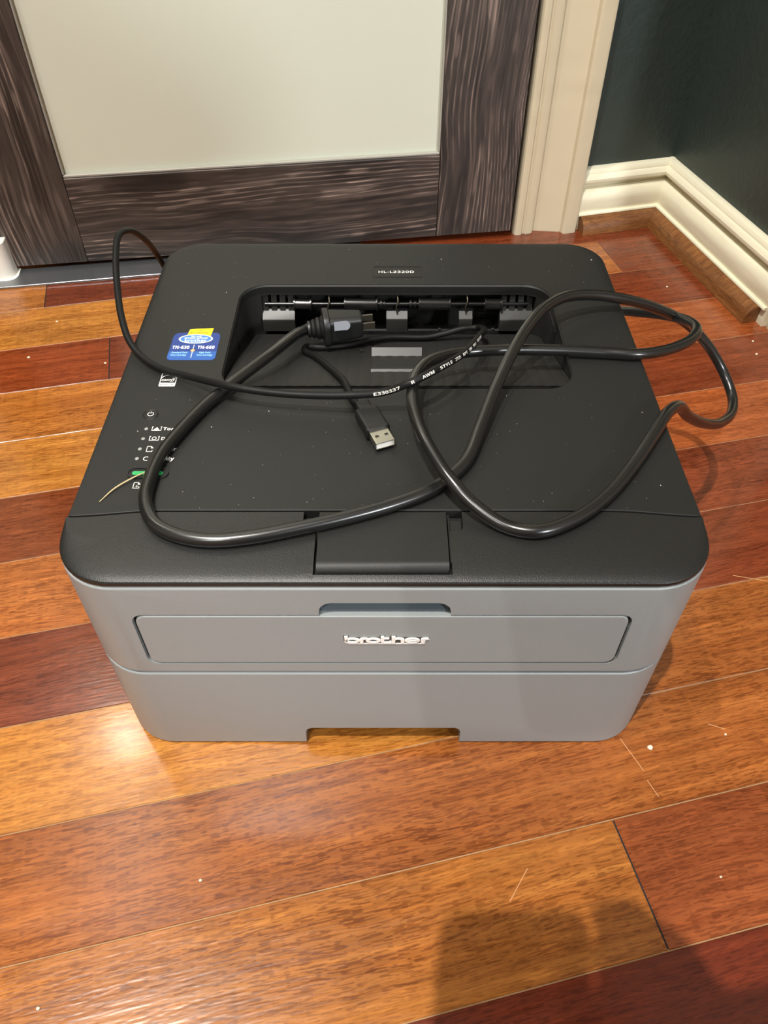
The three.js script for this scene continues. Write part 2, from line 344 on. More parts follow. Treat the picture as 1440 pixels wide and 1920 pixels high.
// trim_1: right side of the door; its foot wears unevenly, so the lower end is a little ragged
{
  const g = upright(CASING, 2.1); g.translate(.3372, 0, -QW);
  const m = struct('trim_1', [g], M.cream); m.userData.label = 'cream painted moulded casing right of the door';
}
{
  const g = upright(CASING.map(([a, d]) => [.0825 - a, d]).reverse(), 2.1); g.translate(-.4425, 0, -QW);
  struct('trim_3', [g], M.cream);
}
{ // casing on the right wall, nearer to the camera
  const g = upright(CASING, 2.1); g.rotateY(-Math.PI / 2); g.translate(UW, 0, -.3837);   // profile x -> +z, depth -> -x
  const m = struct('trim_2', [g], M.cream); m.userData.label = 'cream casing foot at the right edge of the picture';
}
const BASE = [[0, 0], [0, .0752], [.0040, .0756], [.0085, .0742], [.0105, .0712], [.0108, .0690], [.0135, .0672], [.0155, .0635], [.0152, .0600], [.0135, .0580], [.0060, .0572], [.0058, .0512], [.0100, .0506], [.0150, .0488], [.0180, .0450], [.0192, .0400], [.0195, .0340], [.0188, .0270], [.0180, .0235], [.0180, 0]];   // (depth from the wall, height)
function runAlongU(profile, u0, u1) { const g = extrude(shapeOf(profile.map(([d, y]) => [d, y])), u1 - u0); g.rotateY(-Math.PI / 2); g.scale(1, 1, 1); // x(depth)->z ; z(length)->-x
  g.translate(u1, 0, -QW); return g; }
function runAlongQ(profile, q0, q1) { const g = extrude(shapeOf(profile.map(([d, y]) => [-d, y]).reverse()), q1 - q0); g.translate(UW, 0, -q1); return g; }
{
  const m1 = struct('baseboard_back', [runAlongU(BASE, .4195, UW)], M.ivory); m1.userData.label = 'ivory moulded baseboard on the short green wall beside the casing';
  const m2 = struct('baseboard_right', [runAlongQ(BASE, .384, QW)], M.ivory); m2.userData.label = 'ivory moulded baseboard along the right green wall';
  const near = [runAlongQ(BASE, Q0, -1.80)]; struct('baseboard_near', near, M.ivory);
}
const SHOE = [[.0182, 0], [.0182, .0195], [.0215, .0200], [.0270, .0185], [.0320, .0145], [.0350, .0090], [.0362, .0030], [.0362, 0]];
const STRIP = [[.0180, .0196], [.0180, .0232], [.0200, .0234], [.0218, .0222], [.0222, .0203], [.0212, .0199]];
{
  const a = struct('shoe_moulding', [runAlongU(SHOE, .424, UW)], M.shoe); tag(a, 'brown quarter-round shoe moulding along the short back wall', null, null, 'structure'); a.name = 'trim_4';
  const b = struct('trim_5', [runAlongQ(SHOE, .3945, QW)], M.shoe); tag(b, 'brown scuffed shoe moulding along the right wall', null, null, 'structure');
  struct('trim_6', [runAlongU(STRIP, .4205, UW)], M.ivory); struct('trim_7', [runAlongQ(STRIP, .386, QW)], M.ivory);
}

// the door, a few degrees off the wall
const door = thing('door_1'); door.userData = { kind: 'structure', label: 'dark wood-grain framed door with a large frosted glass pane' };
door.position.set(-.1492, 0, -.662); door.rotation.y = R(8.36);
function board(s0, s1, y0, y1, vertical, off) {
  const g = crease(span(s0, s1, y0, y1, -.038, 0, .0012), .3), uv = g.attributes.uv;
  for (let i = 0; i < uv.count; i++) { const u = uv.getX(i), v = uv.getY(i); vertical ? uv.setXY(i, v + off, u + off * .37) : uv.setXY(i, u + off, v + off * .37); }
  return g;
}
obj('stile', board(-.335, -.2195, .008, 2.03, true, .15), M.doorV, door);
obj('stile', board(.2182, .3165, .008, 2.03, true, .62), M.doorV, door);
obj('bottom_rail', board(-.2193, .2180, .008, .1105, false, .46), M.doorV, door);
obj('top_rail', board(-.2193, .2180, 1.91, 2.03, false, .4), M.doorV, door);
obj('glass_pane', span(-.2195, .2182, .1105, 1.91, -.022, -.008), M.glass, door, 'frosted pale glass');
obj('glazing_bead', [span(-.2193, .218, .1105, .1135, -.008, -.0022, .001), span(-.2195, -.2172, .1135, 1.91, -.008, -.0022, .001), span(.2160, .2182, .1135, 1.91, -.008, -.0022, .001)], M.bead, door);
{
  const g = box(.46, .0035, .040, -.11, .00175, -.001, .0012);
  const t = obj('threshold_strip', crease(g), M.alu); t.position.set(-.1492, 0, -.662); t.rotation.y = R(9.5);
  tag(t, 'metal threshold strip lying on the floor under the door', 'threshold');
  t.position.x = -.1492; t.geometry.translate(0, 0, .012);
}
{ // white floor guide at the left edge
  const g = thing('door_guide', 'small white plastic floor guide at the foot of the door', 'door guide');
  g.position.set(-.472, 0, -.607); g.rotation.y = R(8.4);
  const foot = extrude(shapeOf(rrect(-.03, .026, -.014, .016, [.002, .004, .012, .004], 6).map(([x, z]) => [x, -z])), .003, .0006); foot.rotateX(-Math.PI / 2);
  obj('foot_plate', crease(foot), M.white, g);
  const s = shapeOf(rrect(-.03, .0225, -.012, .0125, [.002, .004, .012, .004], 6).map(([x, z]) => [x, -z]));
  const body = extrude(s, .042, .0015); body.rotateX(-Math.PI / 2); body.translate(0, .0036, 0);
  obj('guide_block', crease(body), M.white, g);
}

// ---------------------------------------------------------------- ceiling lamps
for (const L of LAMPS) {
  const t = thing('ceiling_lamp', L.label, 'lamp'); t.position.set(L.x, CEIL, L.z);
  const ring = new THREE.LatheGeometry([[.034, -.001], [.036, -.006], [.05, -.005], [.052, 0], [.034, 0]].map(([x, y]) => new THREE.Vector2(x, y)), 40);
  obj('trim_ring', crease(outward(ring)), M.white, t);
  const disc = new THREE.CylinderGeometry(.0335, .0335, .002, 32); disc.translate(0, -.002, 0);
  obj('lamp_lens', disc, std({ color: 0xffffff, emissive: new THREE.Color(...L.color), emissiveIntensity: 6 }), t);
  const s = new THREE.SpotLight(new THREE.Color(...L.color), L.cd, 0, R(74), .6, 2);
  s.position.set(L.x, CEIL - .008, L.z); s.target.position.set(L.x, 0, L.z); s.castShadow = true; s.shadow.radius = 1; s.shadow.mapSize.set(2048, 2048);
  scene.add(s, s.target);
}

{ // unseen wall lamp, added so the floor mirrors a glint beside the printer
  const u = -.385, q = .588, y = .95, x = u * Math.cos(A) - q * Math.sin(A), z = -u * Math.sin(A) - q * Math.cos(A);
  const t = thing('added_wall_lamp', 'unseen small wall lamp added left of the door for a floor glint', 'lamp'); t.position.set(x, y, z); t.rotation.y = A;
  const plate = new THREE.CylinderGeometry(.04, .045, .012, 28); plate.rotateX(Math.PI / 2); plate.translate(0, 0, -.044); obj('wall_plate', plate, M.white, t);
  const stem = new THREE.CylinderGeometry(.008, .008, .03, 14); stem.rotateX(Math.PI / 2); stem.translate(0, 0, -.036); obj('stem', stem, M.white, t);
  const glow = new THREE.SphereGeometry(.036, 28, 18); obj('glass_shade', glow, std({ color: 0xffffff, emissive: new THREE.Color(1, .93, .8), emissiveIntensity: 2.6 }), t);
  const p = new THREE.PointLight(new THREE.Color(1, .93, .8), .12, 0, 2); p.position.set(x, y, z); p.castShadow = true; p.shadow.radius = 1.6; scene.add(p);
}
{ // added floor lamp, fill light through the doorway
  const t = thing('added_floor_lamp', 'unseen floor lamp with a round white globe, added as fill from the next room', 'lamp'); t.position.set(GLOBE.x, 0, GLOBE.z);
  const foot = new THREE.LatheGeometry([[0, 0], [.14, 0], [.142, .006], [.135, .014], [.03, .022], [.012, .03], [0, .03]].map(([a, b]) => new THREE.Vector2(a, b)), 40);
  obj('base', crease(outward(foot)), M.blackGloss, t);
  const pole = new THREE.CylinderGeometry(.011, .011, GLOBE.y - .16, 20); pole.translate(0, .03 + (GLOBE.y - .16) / 2, 0); obj('pole', pole, M.blackGloss, t);
  const globe = new THREE.SphereGeometry(.13, 40, 24); globe.translate(0, GLOBE.y, 0);
  obj('globe_shade', globe, std({ color: 0xffffff, emissive: new THREE.Color(...GLOBE.color), emissiveIntensity: 1.5 }), t);
  const p = new THREE.PointLight(new THREE.Color(...GLOBE.color), GLOBE.cd, 0, 2); p.position.set(GLOBE.x, GLOBE.y, GLOBE.z); p.castShadow = true; p.shadow.radius = 5; scene.add(p);
}

// ---------------------------------------------------------------- the printer (front face at z = 0, base at y = 0)
const fontBold = await new FontLoader().loadAsync('fonts/droid/droid_sans_bold.typeface.json');
const fontThin = await new FontLoader().loadAsync('fonts/droid/droid_sans_regular.typeface.json');
const printer = thing('printer', 'black and grey laser printer standing on the wooden floor', 'printer');
const X0 = -.1785, X1 = .1775, ZB = -.353;
const bayOutline = rrect(-.1088, .1250, -.2848, -.1590, [.020, .020, .018, .018], 8);
const bayPrism = ringSolid(bayOutline, [[0, .128], [0, .2]]);
const bayDeep = span(-.096, .117, .130, .1745, -.312, -.27);
{
  // paper tray with finger notch
  const notch = extrude(shapeOf([[-.0545, -.02], [-.0535, .0165], [-.0522, .0200], [-.0490, .0217], [.0468, .0217], [.0495, .0200], [.0508, .0165], [.0515, -.02]]), .07); notch.translate(0, 0, -.045);
  let g = ringSolid(rrect(X0, X1, ZB + .004, 0, [.022, .022, .034, .034]), [[.0015, .0005], [0, .002], [0, .0893], [.0005, .0902], [.0014, .0907]]);
  obj('paper_tray', crease(cut(g, notch)), M.grey, printer, 'light grey paper tray with a finger notch');
  obj('inner_chassis', crease(ringSolid(rrect(X0 + .004, X1 - .004, ZB + .008, -.004, [.02, .02, .03, .03]), [[0, .085], [0, .098]])), M.dark, printer);
  // upper grey shell
  const panelCut = extrude(shapeOf(rrect(-.1398, .1364, .1024, .1521, [.007, .007, .007, .007], 6)), .03); panelCut.translate(0, 0, -.012);
  const slotCut = extrude(shapeOf([[-.0362, .140], [-.0362, .1560], [-.0352, .1595], [-.0325, .1622], [-.0290, .1632], [.0285, .1632], [.0320, .1622], [.0346, .1595], [.0357, .1560], [.0357, .140]]), .05); slotCut.translate(0, 0, -.030);
  g = ringSolid(rrect(X0, X1, ZB, 0, [.026, .026, .034, .034]), [[.0008, .0936], [.0002, .0938], [0, .0943], [0, .1742], [.0005, .1751], [.0016, .1757]]);
  const grown = ringSolid(rrect(-.1108, .1270, -.3140, -.1570, [.016, .016, .019, .019], 8), [[0, .1262], [0, .2]]);
  obj('body_shell', crease(cut(g, grown, panelCut, slotCut)), M.grey, printer);
  obj('bay_housing', crease(cut(ringSolid(rrect(-.1106, .1268, -.3138, -.1572, [.016, .016, .019, .019], 8), [[0, .1264], [0, .1760]]), bayPrism, bayDeep)), M.bayTray, printer, 'black inside of the output bay');
  // feed guide in the slot
  obj('feed_guide', crease(merge([prismX([[-.0125, .135], [-.0125, .1545], [-.0035, .1524], [-.0035, .135]], -.0355, .0350), span(-.036, -.0345, .1400, .1550, -.0125, -.0040)])), M.guide, printer, 'bluish grey feed slot');
  obj('slot_back', [span(-.0362, .0357, .1400, .1632, -.0300, -.0292), span(-.0345, .0340, .1622, .1632, -.0292, -.0030)], M.dark, printer);
  // manual feed cover
  const pan = extrude(shapeOf(rrect(-.1379, .1345, .1040, .1510, [.0062, .0062, .0062, .0062], 6)), .0042, .0007, 2); pan.translate(0, 0, -.0046);
  const panel = obj('manual_feed_cover', crease(cut(pan, span(-.0350, .0345, .1496, .16, -.02, .02)) ? crease(pan) : pan), M.grey, printer);
  // raised brand lettering on the cover
  const S = .0485 / 1065, lx = (x) => (x - 690) * S + .0008, ly = (y) => .1287 - (y - 250) * S * 1.13;
  const letters = [];
  const solid = (shape) => { const e = extrude(shape, .0008, .00015, 1); letters.push(e); };
  const poly = (p) => solid(shapeOf(p.map(([x, y]) => [lx(x), ly(y)]).reverse()));
  const ring = (cx, cy, rx, ry, hx, hy) => { const s = new THREE.Shape(); s.absellipse(lx(cx), ly(cy), rx * S, ry * S, 0, Math.PI * 2); const h = new THREE.Path(); h.absellipse(lx(cx), ly(cy), hx * S, hy * S, 0, Math.PI * 2, true); s.holes.push(h); solid(s); };
  ring(262, 256, 95, 54, 50, 27); poly([[164, 180], [208, 180], [208, 262], [190, 285], [172, 262], [164, 240]]);
  const arm = (x0) => poly([[x0, 308], [x0, 236], [x0 + 6, 222], [x0 + 20, 212], [x0 + 45, 206], [x0 + 95, 206], [x0 + 95, 232], [x0 + 62, 233], [x0 + 50, 238], [x0 + 46, 246], [x0 + 46, 308]]);
  arm(354);
  ring(522, 256, 95, 54, 50, 27);
  poly([[617, 180], [660, 180], [660, 206], [722, 206], [722, 228], [660, 228], [660, 270], [664, 280], [674, 285], [706, 285], [716, 281], [720, 272], [750, 272], [750, 308], [668, 308], [640, 303], [624, 291], [617, 272]]);
  poly([[752, 308], [752, 180], [798, 180], [798, 210], [826, 205], [868, 207], [895, 215], [908, 228], [912, 245], [912, 308], [866, 308], [866, 248], [862, 238], [850, 233], [815, 233], [803, 238], [798, 248], [798, 308]]);
  { const s = new THREE.Shape(); s.absellipse(lx(1010), ly(256), 95 * S, 54 * S, 0, Math.PI * 2);
    const up = new THREE.Path(); up.moveTo(lx(966), ly(246)); up.lineTo(lx(1054), ly(246)); up.lineTo(lx(1046), ly(236)); up.lineTo(lx(1028), ly(230)); up.lineTo(lx(992), ly(230)); up.lineTo(lx(974), ly(236)); up.closePath(); s.holes.push(up);
    const lo = new THREE.Path(); lo.moveTo(lx(964), ly(264)); lo.lineTo(lx(972), ly(277)); lo.lineTo(lx(994), ly(284)); lo.lineTo(lx(1026), ly(284)); lo.lineTo(lx(1086), ly(280)); lo.lineTo(lx(1094), ly(264)); lo.closePath(); s.holes.push(lo); solid(s); }
  arm(1116);
  obj('brand_letters', crease(merge(letters)).translate(0, 0, .0003), M.logo, panel, 'white raised brand letters');
  // white strip painting the lit lower edge of a recess round the letters
  const lip = [[162, 284], [172, 304], [192, 319], [222, 328], [1160, 328], [1168, 322], [1176, 252], [1182, 246], [1222, 246], [1222, 237], [1176, 237], [1167, 244], [1158, 318], [226, 318], [198, 310], [180, 296], [170, 280]];
  obj('letter_edge_glint', crease(extrude(shapeOf(lip.map(([x, y]) => [lx(x), ly(y)]).reverse()), .0005)).translate(0, 0, .0003), M.logo, panel);
  const back = [[150, 172], [220, 172], [222, 200], [600, 200], [602, 172], [672, 172], [676, 200], [735, 200], [738, 172], [812, 172], [816, 198], [1220, 200], [1222, 238], [1176, 238], [1166, 322], [224, 322], [190, 312], [165, 292], [152, 268]];  // outline of a dark plate that paints recess shade round the letters
  obj('letter_shade', crease(extrude(shapeOf(back.map(([x, y]) => [lx(x), ly(y)]).reverse()), .00012)).translate(0, 0, .00028), M.logoShade, panel);
}
// black covers
const seamZ = (x) => -.0493 + .0042 * smooth(.125, .178, Math.abs(x));
{
  // rear top cover
  const o = [];
  const bl = rrect(-.1771, .1764, -.3522, -.05, [.030, .030, 0, 0], 10);
  for (const p of bl) if (p[1] < -.051) o.push(p);
  o.push([.1764, seamZ(.177)]);
  for (const x of [.172, .165, .157, .149, .141, .133, .125, -.125, -.133, -.141, -.149, -.157, -.165, -.172]) o.push([x, seamZ(x)]);
  o.push([-.1771, seamZ(.177)]);
  const w = (x, z) => .07 + .93 * smooth(-.075, -.12, z) * smooth(-.06, -.1, z);
  const g = ringSolid(o, [[.0, .1762], [0, .1795], [.0008, .1808], [.0025, .1820], [.0055, .1827], [.010, .18295]], w);
  const rimCut = bayPrism;
  // bevelled rim of the bay
  const rim = ringSolid(bayOutline, [[0, .17], [0, .1815], [-.0009, .1826], [-.0013, .19]]);
  const top = crease(cut(g, rim));
  const rc = obj('top_cover', top, M.black, printer);
  // front cover
  const f = [];
  const fr = rrect(X0 + .0004, X1 - .0004, -.06, -.0004, [0, 0, .0338, .0338], 12);
  f.push([X0 + .0004, seamZ(.178) + .0006]);
  for (const x of [-.172, -.165, -.157, -.149, -.141, -.133, -.125, .125, .133, .141, .149, .157, .165, .172]) f.push([x, seamZ(x) + .0006]);
  f.push([X1 - .0004, seamZ(.178) + .0006]);
  for (const p of fr) if (p[1] > -.059) f.push(p);
  const wf = (x, z) => .02 + .98 * smooth(-.041, -.016, z);
  const fg = ringSolid(f, [[.0010, .1764], [.0002, .1769], [0, .1776], [0, .1793], [.0006, .1802], [.0020, .1810], [.0050, .1817], [.0100, .1823], [.0180, .1827], [.026, .1829]], wf, -.038);
  const pocketPts = [[-.0380, -.0048], [.0352, -.0048], [.0352, -.0340], [.0400, -.0340], [.0420, -.0350], [.0428, -.0370], [.0428, -.0600], [-.0455, -.0600], [-.0455, -.0370], [-.0447, -.0350], [-.0427, -.0340], [-.0380, -.0340]];
  const pocket = ringSolid(pocketPts, [[0, .1772], [0, .19]]);
  obj('front_cover', crease(cut(fg, pocket), .45), M.blackCoarse, printer);
  obj('hinge_recess', span(.0354, .0426, .1765, .1788, -.0455, -.0342, .0004), M.bracket, printer);
  obj('hinge_recess', span(-.0453, -.0382, .1765, .1788, -.0455, -.0342, .0004), M.bracket, printer);
  // support flap in the pocket, round-nosed
  const prof = [[-.0486, .1788], [-.0486, .1832], [-.0140, .1830], [-.0118, .1825], [-.0100, .1812], [-.0088, .1795], [-.0080, .1776]];
  obj('support_flap', crease(prismX(prof.map(([z, y]) => [z + .0008, y]), -.0366, .0338), .5), M.black, printer);
  obj('flap_arm', span(.0346, .0352, .1775, .1826, -.046, -.012), M.black, printer);

  // output bay: ribbed tray and folding stop
  const ribbed = (x0, x1, z0, z1, y0, y1, nz) => {
    const nx = Math.round((x1 - x0) / .0008), pos = [], idx = [], H = (x, t) => y0 + (y1 - y0) * t + .00045 * Math.pow(Math.abs(Math.sin(Math.PI * (x + .2) / .0083)), .5) - .00045;
    for (let i = 0; i <= nx; i++) for (let j = 0; j <= nz; j++) { const x = x0 + (x1 - x0) * i / nx, t = j / nz; pos.push(x, H(x, t), z0 + (z1 - z0) * t); }
    for (let i = 0; i < nx; i++) for (let j = 0; j < nz; j++) { const a = i * (nz + 1) + j, b = a + nz + 1; idx.push(a, a + 1, b, b, a + 1, b + 1); }
    const g = new THREE.BufferGeometry(); g.setAttribute('position', new THREE.Float32BufferAttribute(pos, 3)); g.setIndex(idx); g.computeVertexNormals();
    const s = prismX([[z0, y0 - .006], [z0, y0 - .0009], [z1, y1 - .0009], [z1, y1 - .006]], x0, x1);
    const gg = g.toNonIndexed(); boxUV(gg);
    return merge([gg, s]);
  };
  obj('output_tray', ribbed(-.1075, .1238, -.2800, -.2350, .1414, .1562, 4), M.bayTray, printer);
  obj('stop_flap', ribbed(-.1082, .1244, -.2342, -.1622, .1572, .1822, 6), M.bayTray, printer);
  for (const x of [-.0175, .0525]) obj('hinge_pin', box(.002, .0032, .0027, x, .1576, -.2348, .0005), M.dark, printer);
  obj('bay_liner', [span(-.100, .120, .128, .1416, -.2805, -.2785), span(-.1087, -.1080, .129, .1745, -.283, -.235), span(.1243, .1249, .129, .1745, -.283, -.235)], M.bayTray, printer);
  // finger tab on the flap
  const th = Math.atan2(.024, .0742), tab = new THREE.Group(); tab.name = 'finger_tab'; tab.position.set(.0087, .1580, -.2318); tab.rotation.x = -0; printer.add(tab);
  const tabG = prismX([[0, -.002], [0, .0052], [.0010, .0060], [.0062, .0020], [.0362, .0132], [.0385, .0152], [.0398, .0154], [.0432, .0127], [.0436, .0112], [.0420, .0100]], -.0185, .0185);
  const tm = new THREE.Mesh(crease(tabG, .5), M.bracket); tm.name = 'finger_grip'; tab.add(tm);
  // rollers and brackets at the back of the bay
  const RY = .1655, RZ = -.2862;
  obj('roller_shaft', [cylX(.0017, -.094, .112, RY, RZ, 12)], M.blackGloss, printer);
  for (const [a, b, r] of [[-.0700, -.0585, .0042], [-.0305, -.0070, .0047], [.0275, .0500, .0047], [.0790, .0905, .0042]]) {
    const roller = obj('exit_roller', crease(cylX(r, a, b, RY, RZ, 28), .5), M.blackRoller, printer);
    obj('roller_flange', cylX(r + .0012, a - .0012, a, RY, RZ), M.blackGloss, roller); obj('roller_flange', cylX(r + .0012, b, b + .0012, RY, RZ), M.blackGloss, roller);
  }
  obj('gear', [cylX(.0038, -.0040, -.0022, RY, RZ, 16), cylX(.0032, -.0010, .0000, RY, RZ, 16), cylX(.0038, .0192, .0210, RY, RZ, 16), cylX(.0030, .0225, .0245, RY, RZ, 16)], M.blackGloss, printer);
  const slotted = (x0, x1) => {
    const parts = [prismX([[-.2880, .1480], [-.2880, .1612], [-.2868, .1618], [-.2795, .1561], [-.2788, .1545], [-.2788, .1455], [-.2830, .1440]], x0, x1)];
    const n = 4, w = (x1 - x0 - .001) / (n + (n - 1) * .55), gap = w * .55;
    for (let i = 0; i < n; i++) { const a = x0 + .0005 + i * (w + gap); parts.push(prismX([[-.2900, .1585], [-.2950, .1740], [-.2925, .1765], [-.2890, .1745], [-.2845, .1590]], a, a + w)); }
    return crease(merge(parts), .5);
  };
  obj('roller_bracket', slotted(-.0962, -.0710), M.bracket, printer);
  obj('roller_bracket', slotted(.0905, .1160), M.bracket, printer);
  const clip = (x0, x1) => crease(prismX([[-.2870, .1440], [-.2870, .1590], [-.2858, .1596], [-.2806, .1556], [-.2799, .1540], [-.2795, .1440]], x0, x1), .5);
  obj('guide_clip', clip(-.0490, -.0390), M.bracket, printer);
  obj('guide_clip', clip(.0012, .0178), M.bracket, printer);
  obj('guide_clip', clip(.0585, .0690), M.bracket, printer);
  for (const x of [-.044, .0095, .0637]) obj('paper_wire', sweep([[x, .1740, -.2890], [x + .0006, .1690, -.2835], [x - .0006, .1650, -.2825], [x, .1600, -.2830]], .0007, 12, V(1, 0, .2), 8), M.prong, printer);
  obj('upper_guide', [span(-.0628, -.0282, .1735, .1748, -.2930, -.2855, .0004), span(-.0152, .0340, .1735, .1748, -.2930, -.2855, .0004), span(.0460, .0802, .1735, .1748, -.2930, -.2855, .0004)], M.bracket, printer);
  obj('lower_guide', crease(prismX([[-.2835, .1400], [-.2835, .1445], [-.2815, .1458], [-.2800, .1450], [-.2795, .1400]], -.0705, .0905), .5), M.blackGloss, printer);
  obj('guide_bump', [[-.066], [-.0575], [.0435], [.068], [.0860]].map(([x]) => box(.0022, .0018, .0018, x, .1462, -.2808, .0005)), M.bracket, printer);
}
// operating panel
const TY = .18296;
function flat(shape, h, y) { const g = extrude(shape, h); g.rotateX(-Math.PI / 2); g.translate(0, y, 0); return g; }   // shape in (x, -z)
const disc = (x, z, r, h, y, seg = 28) => { const g = new THREE.CylinderGeometry(r, r, h, seg); g.translate(x, y + h / 2, z); return g; };
function stadium(cx, cz, hx, hz) { const s = new THREE.Shape(), r = hz; s.moveTo(cx - hx + r, -cz - r); s.lineTo(cx + hx - r, -cz - r); s.absarc(cx + hx - r, -cz, r, -Math.PI / 2, Math.PI / 2); s.lineTo(cx - hx + r, -cz + r); s.absarc(cx - hx + r, -cz, r, Math.PI / 2, 1.5 * Math.PI); return s; }
function annulus(x, z, r0, r1, a0 = 0, a1 = Math.PI * 2) { const s = new THREE.Shape(); if (a1 - a0 > 6.2) { s.absarc(x, -z, r1, 0, Math.PI * 2); const h = new THREE.Path(); h.absarc(x, -z, r0, 0, Math.PI * 2, true); s.holes.push(h); } else { s.absarc(x, -z, r1, a0, a1, false); s.absarc(x, -z, r0, a1, a0, true); s.closePath(); } return s; }
function text(str, h, x, z, y, stretch = 1, depth = .00008, font = fontBold) {
  const g = new TextGeometry(str, { font, size: h, depth, curveSegments: 3 }); g.scale(stretch, 1, 1); g.rotateX(-Math.PI / 2); g.translate(x, y, z); return g;
}
{
  const px = -.1481, pz = -.1316;
  const lathe = new THREE.LatheGeometry([[0, .0006], [.0036, .0006], [.0041, .0004], [.0043, 0], [.0046, -.0002], [.0050, .0001], [.0054, 0]].map(([a, b]) => new THREE.Vector2(a, b + .0001)), 36); lathe.translate(px, TY, pz);
  const pb = obj('power_button', crease(outward(lathe), .7), M.black, printer);
  obj('power_symbol', [flat(annulus(px, pz, .00155, .0020, R(120), R(420)), .0001, TY + .00075), flat(shapeOf([[px - .0002, -pz + .0006], [px + .0002, -pz + .0006], [px + .0002, -pz + .0024], [px - .0002, -pz + .0024]]), .0001, TY + .00075)], M.print, pb);
  for (const z of [-.1184, -.1092, -.1000, -.0915]) {
    const g = new THREE.SphereGeometry(.0013, 14, 8, 0, Math.PI * 2, 0, Math.PI / 2); g.scale(1, .5, 1); g.translate(-.1483, TY, z);
    obj('indicator_light', g, M.led, printer);
  }
  const P = [];
  const rect = (x0, x1, z0, z1) => P.push(flat(shapeOf([[x0, -z1], [x1, -z1], [x1, -z0], [x0, -z0]]), .00008, TY));
  const line = (x0, z0, x1, z1, w = .00042) => { const dx = x1 - x0, dz = z1 - z0, l = Math.hypot(dx, dz), nx = -dz / l * w / 2, nz = dx / l * w / 2; P.push(flat(shapeOf([[x0 + nx, -(z0 + nz)], [x1 + nx, -(z1 + nz)], [x1 - nx, -(z1 - nz)], [x0 - nx, -(z0 - nz)]].reverse()), .00008, TY)); };
  // toner: tray with a heap
  let x = -.1418, z = -.1184;
  line(x - .0028, z - .0019, x - .0028, z + .0016); line(x - .0030, z + .0016, x + .0030, z + .0016); line(x + .0028, z - .0019, x + .0028, z + .0016); line(x - .0032, z - .0019, x - .0022, z - .0019); line(x + .0022, z - .0019, x + .0032, z - .0019);
  line(x - .0018, z + .0014, x, z - .0013); line(x, z - .0013, x + .0018, z + .0014); P.push(flat(shapeOf([[x - .0012, -(z + .0012)], [x + .0012, -(z + .0012)], [x, -(z - .0004)]]), .00008, TY));
  // drum: tray with a circle
  x = -.1416; z = -.1094;
  line(x - .0028, z - .0019, x - .0028, z + .0016); line(x - .0030, z + .0016, x + .0030, z + .0016); line(x + .0028, z - .0019, x + .0028, z + .0016); line(x - .0032, z - .0019, x - .0022, z - .0019); line(x + .0022, z - .0019, x + .0032, z - .0019);
  P.push(flat(annulus(x, z - .0002, .0010, .00145), .00008, TY));
  // paper: sheet with folded corner
  const sheet = (x, z) => { line(x - .0018, z - .0023, x - .0018, z + .0023); line(x - .0020, z + .0023, x + .0018, z + .0023); line(x - .0018, z - .0023, x + .0006, z - .0023); line(x + .0006, z - .0023, x + .0020, z - .0006); line(x + .0016, z + .0023, x + .0016, z + .0010); P.push(flat(shapeOf([[x + .0005, -(z - .0023)], [x + .0005, -(z - .0006)], [x + .0020, -(z - .0006)]].reverse()), .00008, TY)); };
  sheet(-.1423, -.1000);
  // ready: ring
  P.push(flat(annulus(-.1428, -.0915, .0013, .0018, R(50), R(310)), .00008, TY));
  // go: sheet with plus
  sheet(-.1436, -.0691); line(-.1442, -.0684, -.1426, -.0684, .0003); line(-.1434, -.0692, -.1434, -.0676, .0003);
  P.push(text('Toner', .0028, -.1378, -.1170, TY, 1.1), text('Drum', .0028, -.1376, -.1080, TY, 1.1), text('Paper', .0028, -.1382, -.0986, TY, 1.1), text('Ready', .0028, -.1386, -.0901, TY, 1.1), text('Go', .0028, -.1398, -.0677, TY, 1.1));
  obj('panel_print', P, M.print, printer, 'white printed icons and words');
  // go button: raised rim and green light bar
  const gx = -.1390, gz = -.0787;
  const base = flat(stadium(gx, gz, .0114, .0036), .0008, TY - .0004), rimShape = stadium(gx, gz, .0121, .0043); rimShape.holes.push(stadium(gx, gz, .0114, .0036));
  const gb = obj('go_button', [crease(base), crease(flat(rimShape, .0012, TY - .0002))], M.black, printer);
  obj('green_light_bar', crease(flat(stadium(gx - .0002, gz, .0090, .0015), .0004, TY + .0003)), M.green, gb, 'green bar');
  // name plate
  const np = new THREE.Shape(rrect(-.0094, .0290, -.3120, -.2962, [.001, .001, .001, .001], 4).map(([a, b]) => new THREE.Vector2(a, -b)).reverse()); np.holes.push(new THREE.Path(rrect(-.0089, .0285, -.3115, -.2967, [.001, .001, .001, .001], 4).map(([a, b]) => new THREE.Vector2(a, -b))));
  const plate = obj('name_plate', flat(np, .0003, TY), M.black, printer);
  obj('model_print', text('HL-L2320D', .0031, -.0055, -.3025, TY, 1.36, .00008, fontThin), M.print, plate);
}
